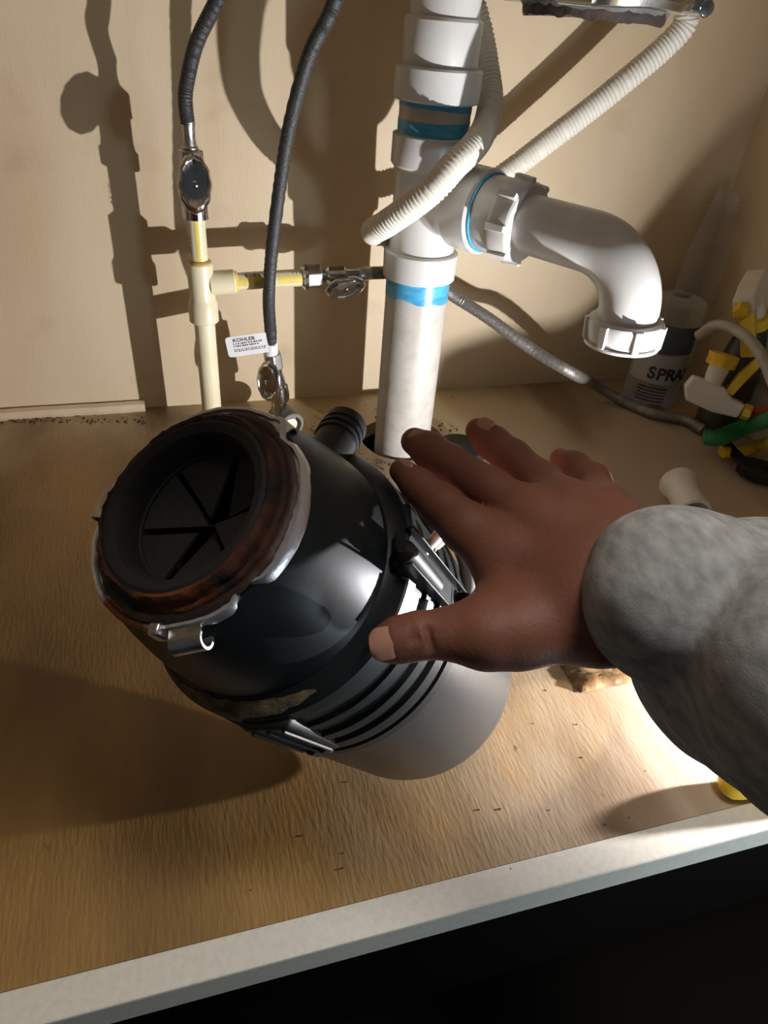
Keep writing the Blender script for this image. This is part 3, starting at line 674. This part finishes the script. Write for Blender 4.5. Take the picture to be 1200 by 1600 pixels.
# creases over the thumb and finger joints
def crease(x0, y0, x1, y1, d, r=.0011): F.cap(np.array(V(D(x0, y0, d))), r, np.array(V(D(x1, y1, d))), r, hand, .0015, True)
crease(655, 962, 668, 985, .2502); crease(668, 985, 676, 1018, .2502); crease(646, 975, 652, 1000, .2502, .0008); crease(640, 968, 643, 1006, .2504, .0006)
person = F.mesh(hand, 'person', SKIN, None, 3)
tag(person, 'outstretched bare hand in a grey sleeve resting on the black disposal', 'person')
def nail(c0, c1, wpx, d0, d1, name='fingernail'):
    """curved nail plate between two points along the finger, facing the camera side"""
    a = V(D(c0[0], c0[1], d0)); b = V(D(c1[0], c1[1], d1)); ax_ = (b-a); L_ = ax_.length; ax_.normalize()
    tocam = (V(CAM)-a).normalized(); n_ = (tocam-ax_*tocam.dot(ax_)).normalized(); s_ = ax_.cross(n_)
    w2 = wpx*.5*(d0+d1)*.5/FPX; vs = []; nx, ny = 8, 8
    for lay in (0, 1):
        for j in range(ny+1):
            t = j/ny; ww = w2*(1-.35*max(0, (t-.65)/.35)**2)*(1-.30*max(0, (.2-t)/.2)**2)
            for i in range(nx+1):
                u = i/nx*2-1
                vs.append(a+ax_*(L_*t)+s_*(ww*u)+n_*(-.35*w2*u*u-.0006*lay+.0003*math.sin(PI*t)))
    m_ = (nx+1)*(ny+1); fs_ = []
    for j in range(ny):
        for i in range(nx):
            q = (j*(nx+1)+i, j*(nx+1)+i+1, (j+1)*(nx+1)+i+1, (j+1)*(nx+1)+i); fs_ += [q, tuple(m_+k for k in q[::-1])]
    return MB().add(vs, fs_).build(name, NAIL, person)
nail((616, 1003), (577, 1009), 52, .2508, .2526)
nail((664, 694), (636, 682), 34, .3120, .3180)
nail((640, 736), (616, 727), 30, .2955, .2990)
nail((765, 672), (744, 660), 30, .3155, .3200)
# sleeve
cuff = [px(1056, 930, .238, 144), px(1078, 937, .238, 142)]
bulk = [px(1196, 1012, .246, 206), px(1330, 1085, .20, 222), px(1480, 1150, .18, 260)]
P_ = np.array([list(p[0]) for p in cuff+bulk])
F2 = Field(P_.min(0)-.07, P_.max(0)+.07, .0016)
g = F2.new(); F2.chain(cuff, g, .004)
g2 = F2.new(); F2.chain(bulk, g2, .006)
g = smin(g, g2, .0025)
X, Y_, Z = np.meshgrid(*F2.ax, indexing='ij')
g += (.0004*np.sin(X*190+Y_*90+2.*np.sin(Z*80))+.0004*np.sin(Z*150-X*110+1.5*np.sin(Y_*120))).astype(np.float32)
# open end: hollow the cuff so the wrist comes out of a rim
sl = F2.mesh(g, 'sleeve', CLOTH, person, 3)
sl['label'] = 'grey fleece sleeve'
# fibres along the sleeve and hairs at the wrist
def sprout(obj, n, ln, r, name, m, cond, seed):
    rnd = random.Random(seed); me = obj.data; mb = MB(); vs = me.vertices; cnt = 0; tries = 0
    while cnt < n and tries < n*400:
        tries += 1; v = vs[rnd.randrange(len(vs))]
        p = v.co.copy(); q = RM.T @ (np.array(p)-CAM); x, y = 600+FPX*q[0]/q[2], 800+FPX*q[1]/q[2]
        if not cond(x, y, p, v.normal): continue
        d = (v.normal+Vector((rnd.uniform(-.5, .5), rnd.uniform(-.5, .5), rnd.uniform(-.5, .5)))).normalized(); l = ln*rnd.uniform(.4, 1)
        mb.tube([p, p+d*l*.5, p+d*l+Vector((0, 0, -.1*l))], r, 3, [r, r*.8, r*.3], caps=False); cnt += 1
    if cnt:
        o = mb.build(name, m, person); o['kind'] = 'stuff'
sprout(person, 60, .0035, .00007, 'arm_hair', mat('light_hair', (.35, .22, .13), .5, var=(.3, .18, .1), scale=50), lambda x, y, p, n: 940 < x < 1020 and y < 830 and n.z > .2, 5)
sprout(sl, 3000, .0022, .00006, 'fleece_fibres', CLOTH, lambda x, y, p, n: x < 1260 and y < 1300, 6)

# ------------------------------------------------------------------ things at the right
# two clear spray bottles in the corner
def bottle_profile(R_, h, neck_r, neck_z):
    return [(0, R_*.80), (.002, R_*.96), (.006, R_), (h, R_), (h+.012, R_*.93), (neck_z-.012, neck_r*1.35), (neck_z-.006, neck_r*1.1), (neck_z, neck_r)]
B1 = (.570, .680)
b1 = thing('spray_bottle', 'squat clear bottle with a dark and white SPRAY label behind the trap', 'bottle', (*B1, 0))
f1 = frame((*B1, 0), (0, 0, 1))
MB().lathe(f1, [(0, .032), (.003, .033), (.105, .033), (.112, .0315), (.118, .032), (.130, .031), (.134, .022), (.135, .010)], 48, None, True, False).build('bottle_body', CLEARM, b1)
fa = lambda a: f1 @ Matrix.Rotation(DEG(a), 4, 'Z')
MB().lathe(fa(-128), [(.074, .0336), (.108, .0336)], 24, None, False, False, DEG(-62), DEG(62)).build('dark_label', GREYL, b1)
MB().lathe(fa(-128), [(.035, .0336), (.072, .0336)], 24, None, False, False, DEG(-62), DEG(62)).build('pale_label', mat('pale_label', (.42, .42, .40), .5, var=(.36, .36, .34), scale=50), b1)
for s_, z0, size, a_start, stp, mm in (('SPRAY', .052, .0175, -152, 15, INK), ('DIY', .080, .020, -138, 14, LABELM)):
    pass
def around(s_, z0, size, a_start, stp, mm, R_=.0338):
    for k, ch in enumerate(s_):
        a = DEG(a_start+k*stp)
        f2 = f1 @ Matrix(((math.cos(a+PI/2), 0, math.cos(a), R_*math.cos(a)), (math.sin(a+PI/2), 0, math.sin(a), R_*math.sin(a)), (0, 1, 0, z0), (0, 0, 0, 1)))
        textmesh('printed_letter', ch, f2, size, mm, b1, .0001, 1.0, 'CENTER', .0007)
around('SPRAY', .042, .0205, -138, 19, INK)
mb = MB()
for k in range(5):
    mb.lathe(f1 @ Matrix.Rotation(DEG(-128), 4, 'Z'), [(.012+.0042*k, .0337), (.0135+.0042*k, .0337)], 16, None, False, False, DEG(-30), DEG(30))
mb.build('small_print', INK, b1)
B2 = (.607, .700)
b2 = thing('spray_bottle', 'tall clear ribbed bottle with a threaded bare neck in the back corner', 'bottle', (.598, .650, .0))
b2['_o'] = (.616, .714, 0.); b2.location = (.616, .714, 0)
f1b = frame((.616, .714, 0), (0, 0, 1))
prof = [(0, .021), (.003, .024), (.150, .024), (.160, .024)]
z = .160
for k in range(9):
    r0 = .0235-.0008*k; prof += [(z, r0), (z+.0025, r0+.0010), (z+.005, r0)]; z += .0055
prof += [(z+.004, .0165), (z+.012, .0135), (z+.0125, .0165), (z+.0145, .0165), (z+.015, .0125), (z+.018, .0125), (z+.0185, .0142), (z+.020, .0142), (z+.0205, .0125), (z+.0235, .0125), (z+.024, .0142), (z+.0255, .0142), (z+.026, .0120), (z+.032, .0120)]
MB().lathe(f1b, prof, 40, None, True, False).build('bottle_body', CLEARM, b2, angle=25)

def trigger_head(root, fr, sc=1.0):
    """collar, neck, shroud and trigger; frame z = axis out of the bottle, x = nozzle direction"""
    S = lambda *p: tuple(c*sc for c in p)
    MB().lathe(fr, [(0, .0125*sc), (.0005, .0145*sc), (.012*sc, .0140*sc), (.0125*sc, .012*sc)], 32,
               lambda a, k, r, z: (r*(1+.02*math.cos(24*a)), z)).build('collar', YEL, root)
    MB().lathe(fr, [(.012*sc, .0095*sc), (.016*sc, .0100*sc), (.030*sc, .0085*sc), (.036*sc, .0085*sc)], 28).build('neck', WHT, root)
    out = [(-.020, .028), (-.024, .040), (-.018, .052), (.010, .056), (.034, .054), (.036, .040), (.022, .038), (.012, .030)]
    fx = fr @ Matrix.Rotation(PI/2, 4, 'X')
    MB().prism(fx, [S(*p) for p in out], -.0095*sc, .0095*sc).build('shroud', WHT, root, bevel=.002*sc)
    tro = [(.014, .034), (.022, .036), (.027, .020), (.033, .004), (.038, -.010), (.033, -.012), (.026, .000), (.019, .014)]
    MB().prism(fx, [S(*p) for p in tro], -.0065*sc, .0065*sc).build('trigger', YEL, root, bevel=.0015*sc)
    MB().lathe(fr @ Matrix.Translation((.036*sc, 0, .047*sc)) @ Matrix.Rotation(PI/2, 4, 'Y'), [(0, .0065*sc), (.001, .0080*sc), (.008*sc, .0078*sc), (.009*sc, .006*sc)], 6).build('nozzle', YEL, root, smooth=False)
b3o = V(onx(1181, 508, .612))
b3 = thing('spray_bottle', 'dark bottle with a yellow and white trigger head against the right wall', 'bottle', (b3o.x, b3o.y, 0))
f3b = frame((b3o.x, b3o.y, 0), (0, 0, 1), (-.75, -.5, 0))
zc = b3o.z
MB().lathe(f3b, [(0, .022), (.003, .0250), (zc*.55, .0250), (zc*.8, .020), (zc-.004, .0145), (zc, .0140)], 40, None, True, False).build('bottle_body', mat('dark_tinted_plastic', (.03, .028, .022), .3, var=(.05, .045, .035), scale=30), b3)
b3t = V(ony(1172, 400, b3o.y))
trigger_head(b3, frame(b3o, b3t-b3o, (-.8, -.6, 0)), 1.1)
# loose trigger head lying upside down
lh0 = V(onx(1133, 553, .555)); lh1 = V(onx(1112, 600, .548))
th = thing('trigger_head', 'loose yellow and white spray trigger lying upside down behind the green handle', 'trigger', (lh1.x, lh1.y, lh1.z))
trigger_head(th, frame(lh0, (lh1-lh0), (.75, -.6, -.1)), 1.08)
# clear tube arching at the right
o = MB().tube(crom([onx(1092, 524, .548), onx(1120, 508, .548), onx(1160, 522, .548), onx(1195, 565, .548), onx(1222, 640, .548), onx(1235, 700, .548)], 8), .0058, 14).build('clear_tube', mat('smoky_clear_tube', (.42, .40, .35), .25, var=(.34, .32, .28), scale=60), None)
tag(o, 'smoky clear plastic tube arching beside the yellow triggers', 'tube')
# pliers: green handles and black jaws
pl = thing('pliers', 'green handled pliers with black jaws lying on the cabinet floor at right', 'pliers', (.60, .52, 0))
pp = [onz(1100, 682, .026), onz(1122, 684, .027), onz(1160, 669, .028), onx(1205, 653, .580), onx(1240, 640, .585)]
MB().tube(crom(pp, 8), .0115, 18, flat=.7, up=(0, 0, 1), rad=None).build('handle', GRN, pl)
pp = [onz(1128, 706, .010), onz(1152, 706, .010), onz(1185, 696, .012), onx(1230, 684, .585)]
MB().tube(crom(pp, 8), .0085, 16, flat=.7, up=(0, 0, 1)).build('handle', YEL, pl)['label'] = 'yellow lower handle'
MB().tube(crom([onz(1135, 694, .012), onz(1152, 712, .012), onz(1166, 728, .011)], 6), .0070, 14, flat=.6, up=(0, 0, 1)).build('shank', BLACKM, pl)
jf = frame(onz(1168, 738, .004), (0, 0, 1), (.55, -.83, 0))
jaw = [(-.012, -.006), (-.004, -.014), (.012, -.017), (.026, -.013), (.030, -.007), (.020, -.006), (.012, -.001), (.012, .004), (.020, .008), (.029, .010), (.024, .016), (.010, .019), (-.004, .015), (-.012, .007)]
MB().prism(jf, jaw, 0, .012).build('jaw', BLACKM, pl, bevel=.0015)
o = MB().tube(crom([onz(1176, 648, .055), onz(1200, 638, .057), onz(1226, 630, .058)], 6), .005, 12).build('screwdriver_handle', RED, None)
tag(o, 'red plastic handle tip peeking over the green plier handle', 'tool')
# white spool-like fitting lying on the floor
wf = thing('pipe_fitting', 'short white flared plastic fitting on the floor beyond the wrist', 'fitting', (.50, .47, 0))
w0 = V(onz(1058, 752, .024)); w1 = V(onz(1090, 815, .020))
wd = (w1-w0).normalized(); fw = frame(w0, wd, (0, 0, 1))
MB().lathe(fw, [(-.001, .0135), (.000, .0172), (.003, .0185), (.007, .0180), (.012, .0155), (.022, .0148), (.034, .0152), (.044, .0168), (.050, .0168), (.050, .0135), (.004, .0125), (.002, .0)], 40, None, False, False).build('fitting_body', WHT, wf)
# crumpled brown film packet under the wrist
mb = MB(); q = [V(onz(872, 1036)), V(onz(905, 1084)), V(onz(1000, 1066)), V(onz(985, 1010))]; n = 16; vs = []
for lay in (0, 1):
    for j in range(n+1):
        for i in range(n+1):
            u, v = i/n, j/n; p = (q[0]*(1-u)+q[3]*u)*(1-v)+(q[1]*(1-u)+q[2]*u)*v
            e = min(u, 1-u, v, 1-v)*2
            hgt = .0008+lay*(.004*min(1, e*3)+.003*abs(mnoise.noise(Vector((i*.5, j*.5, 4)))))
            vs.append(Vector((p.x+.0012*mnoise.noise(Vector((j*.8, i*.1, 0))), p.y+.0012*mnoise.noise(Vector((i*.8, j*.1, 5))), hgt)))
m_ = (n+1)**2; fs_ = []
for j in range(n):
    for i in range(n):
        k = (j*(n+1)+i, j*(n+1)+i+1, (j+1)*(n+1)+i+1, (j+1)*(n+1)+i); fs_ += [tuple(m_+t for t in k), k[::-1]]
for i in range(n):
    for (a, b) in ((i, i+1), (n*(n+1)+i+1, n*(n+1)+i), ((i+1)*(n+1), i*(n+1)), (i*(n+1)+n, (i+1)*(n+1)+n)): fs_.append((a, b, m_+b, m_+a))
o = mb.add(vs, fs_).build('film_packet', FOILM, None, angle=80); tag(o, 'shiny crumpled brown film packet on the floor under the wrist', 'packet')
# unseen blocker added behind the sleeve, outline shaped to shade the right corner
jo = []
for (wx, wy) in ((677, 546), (785, 512), (893, 501), (965, 438), (1010, 350), (1085, 255), (1170, 150)):
    W_ = ony(wx, wy, YB); P1 = np.array(KEY)+(W_-np.array(KEY))*(.275-KEY[1])/(YB-KEY[1]); jo.append((float(P1[0]), float(P1[2])))
jo = [(jo[0][0]-.006, .0), (jo[0][0]-.003, .02)]+jo+[(jo[-1][0]+.02, jo[-1][1]+.01), (jo[-1][0]+.045, jo[-1][1]-.01), (jo[-1][0]+.05, .0)]
jfr = Matrix(((1, 0, 0, 0), (0, 0, 1, .275), (0, 1, 0, 0), (0, 0, 0, 1)))
o = MB().prism(jfr, jo[::-1], 0, .03).build('shadow_blocker', mat('blocker_plastic', (.35, .33, .30), .5, var=(.3, .28, .25)), None, bevel=.003)
tag(o, 'unseen pale block added behind the grey sleeve to shade the back wall', 'light blocker')
# yellow capped tool near the front board
yt = thing('flashlight', 'yellow rounded flashlight end beside the white front board under the sleeve', 'flashlight', (.33, .19, 0))
y0_ = V(onz(1140, 1225, .0105)); yd = Vector((.97, -.10, 0)).normalized(); fy = frame(y0_, yd, (0, 0, 1))
MB().lathe(fy, [(-.006, .0025), (-.004, .0065), (.0, .0092), (.006, .0100), (.030, .0100)], 32).build('yellow_body', YEL, yt)
MB().lathe(fy, [(.029, .0100), (.030, .0104), (.052, .0104), (.054, .009)], 32).build('black_grip', BLACKM, yt)
# black round rubber drain stopper near the drain (seen between the fingers)
ft_ = V(onz(712, 694, .014))
rs = thing('rubber_stopper', 'dark grey round rubber disc on the floor between ring and middle fingers', 'stopper', (ft_.x, ft_.y, 0))
MB().lathe(frame((ft_.x+.004, ft_.y-.004, .0), (0, 0, 1)), [(0, .022), (.003, .026), (.010, .027), (.014, .025), (.016, .020), (.0165, .004)], 48).build('disc', RUBBER, rs)
# dirt crumbs
rnd = random.Random(11); mb = MB()
def crumb(x, y, r): mb.ball((x, y, r*.5), r, (rnd.uniform(.7, 1.4), rnd.uniform(.7, 1.4), .6), 6)
for k in range(230):
    a = rnd.uniform(0, 2*PI); rr_ = HR+abs(rnd.gauss(0, .018)); x, y = HX+rr_*math.cos(a)-.008, HY+rr_*math.sin(a)-.006
    if math.hypot(x-HX, y-HY) > HR+.002: crumb(x, y, rnd.uniform(.0005, .0016))
for k in range(60): p = onz(rnd.uniform(470, 560), rnd.uniform(650, 730)); crumb(p[0], p[1], rnd.uniform(.0005, .0014))
for k in range(60): p = onz(rnd.uniform(300, 1150), rnd.uniform(690, 1400)); crumb(p[0], p[1], rnd.uniform(.0003, .0007))
for k in range(70): p = onz(rnd.uniform(0, 230), 655+rnd.uniform(-2, 8)); crumb(p[0], min(p[1], YB-.014), rnd.uniform(.0005, .0016))
o = mb.build('floor_debris', DIRT, None); tag(o, 'dark crumbs of debris scattered round the drain hole and wall foot', 'debris'); o['kind'] = 'stuff'

for o in list(bpy.data.objects):
    if '_o' in o: del o['_o']
for m_ in bpy.data.materials:
    if '_' in m_: del m_['_']
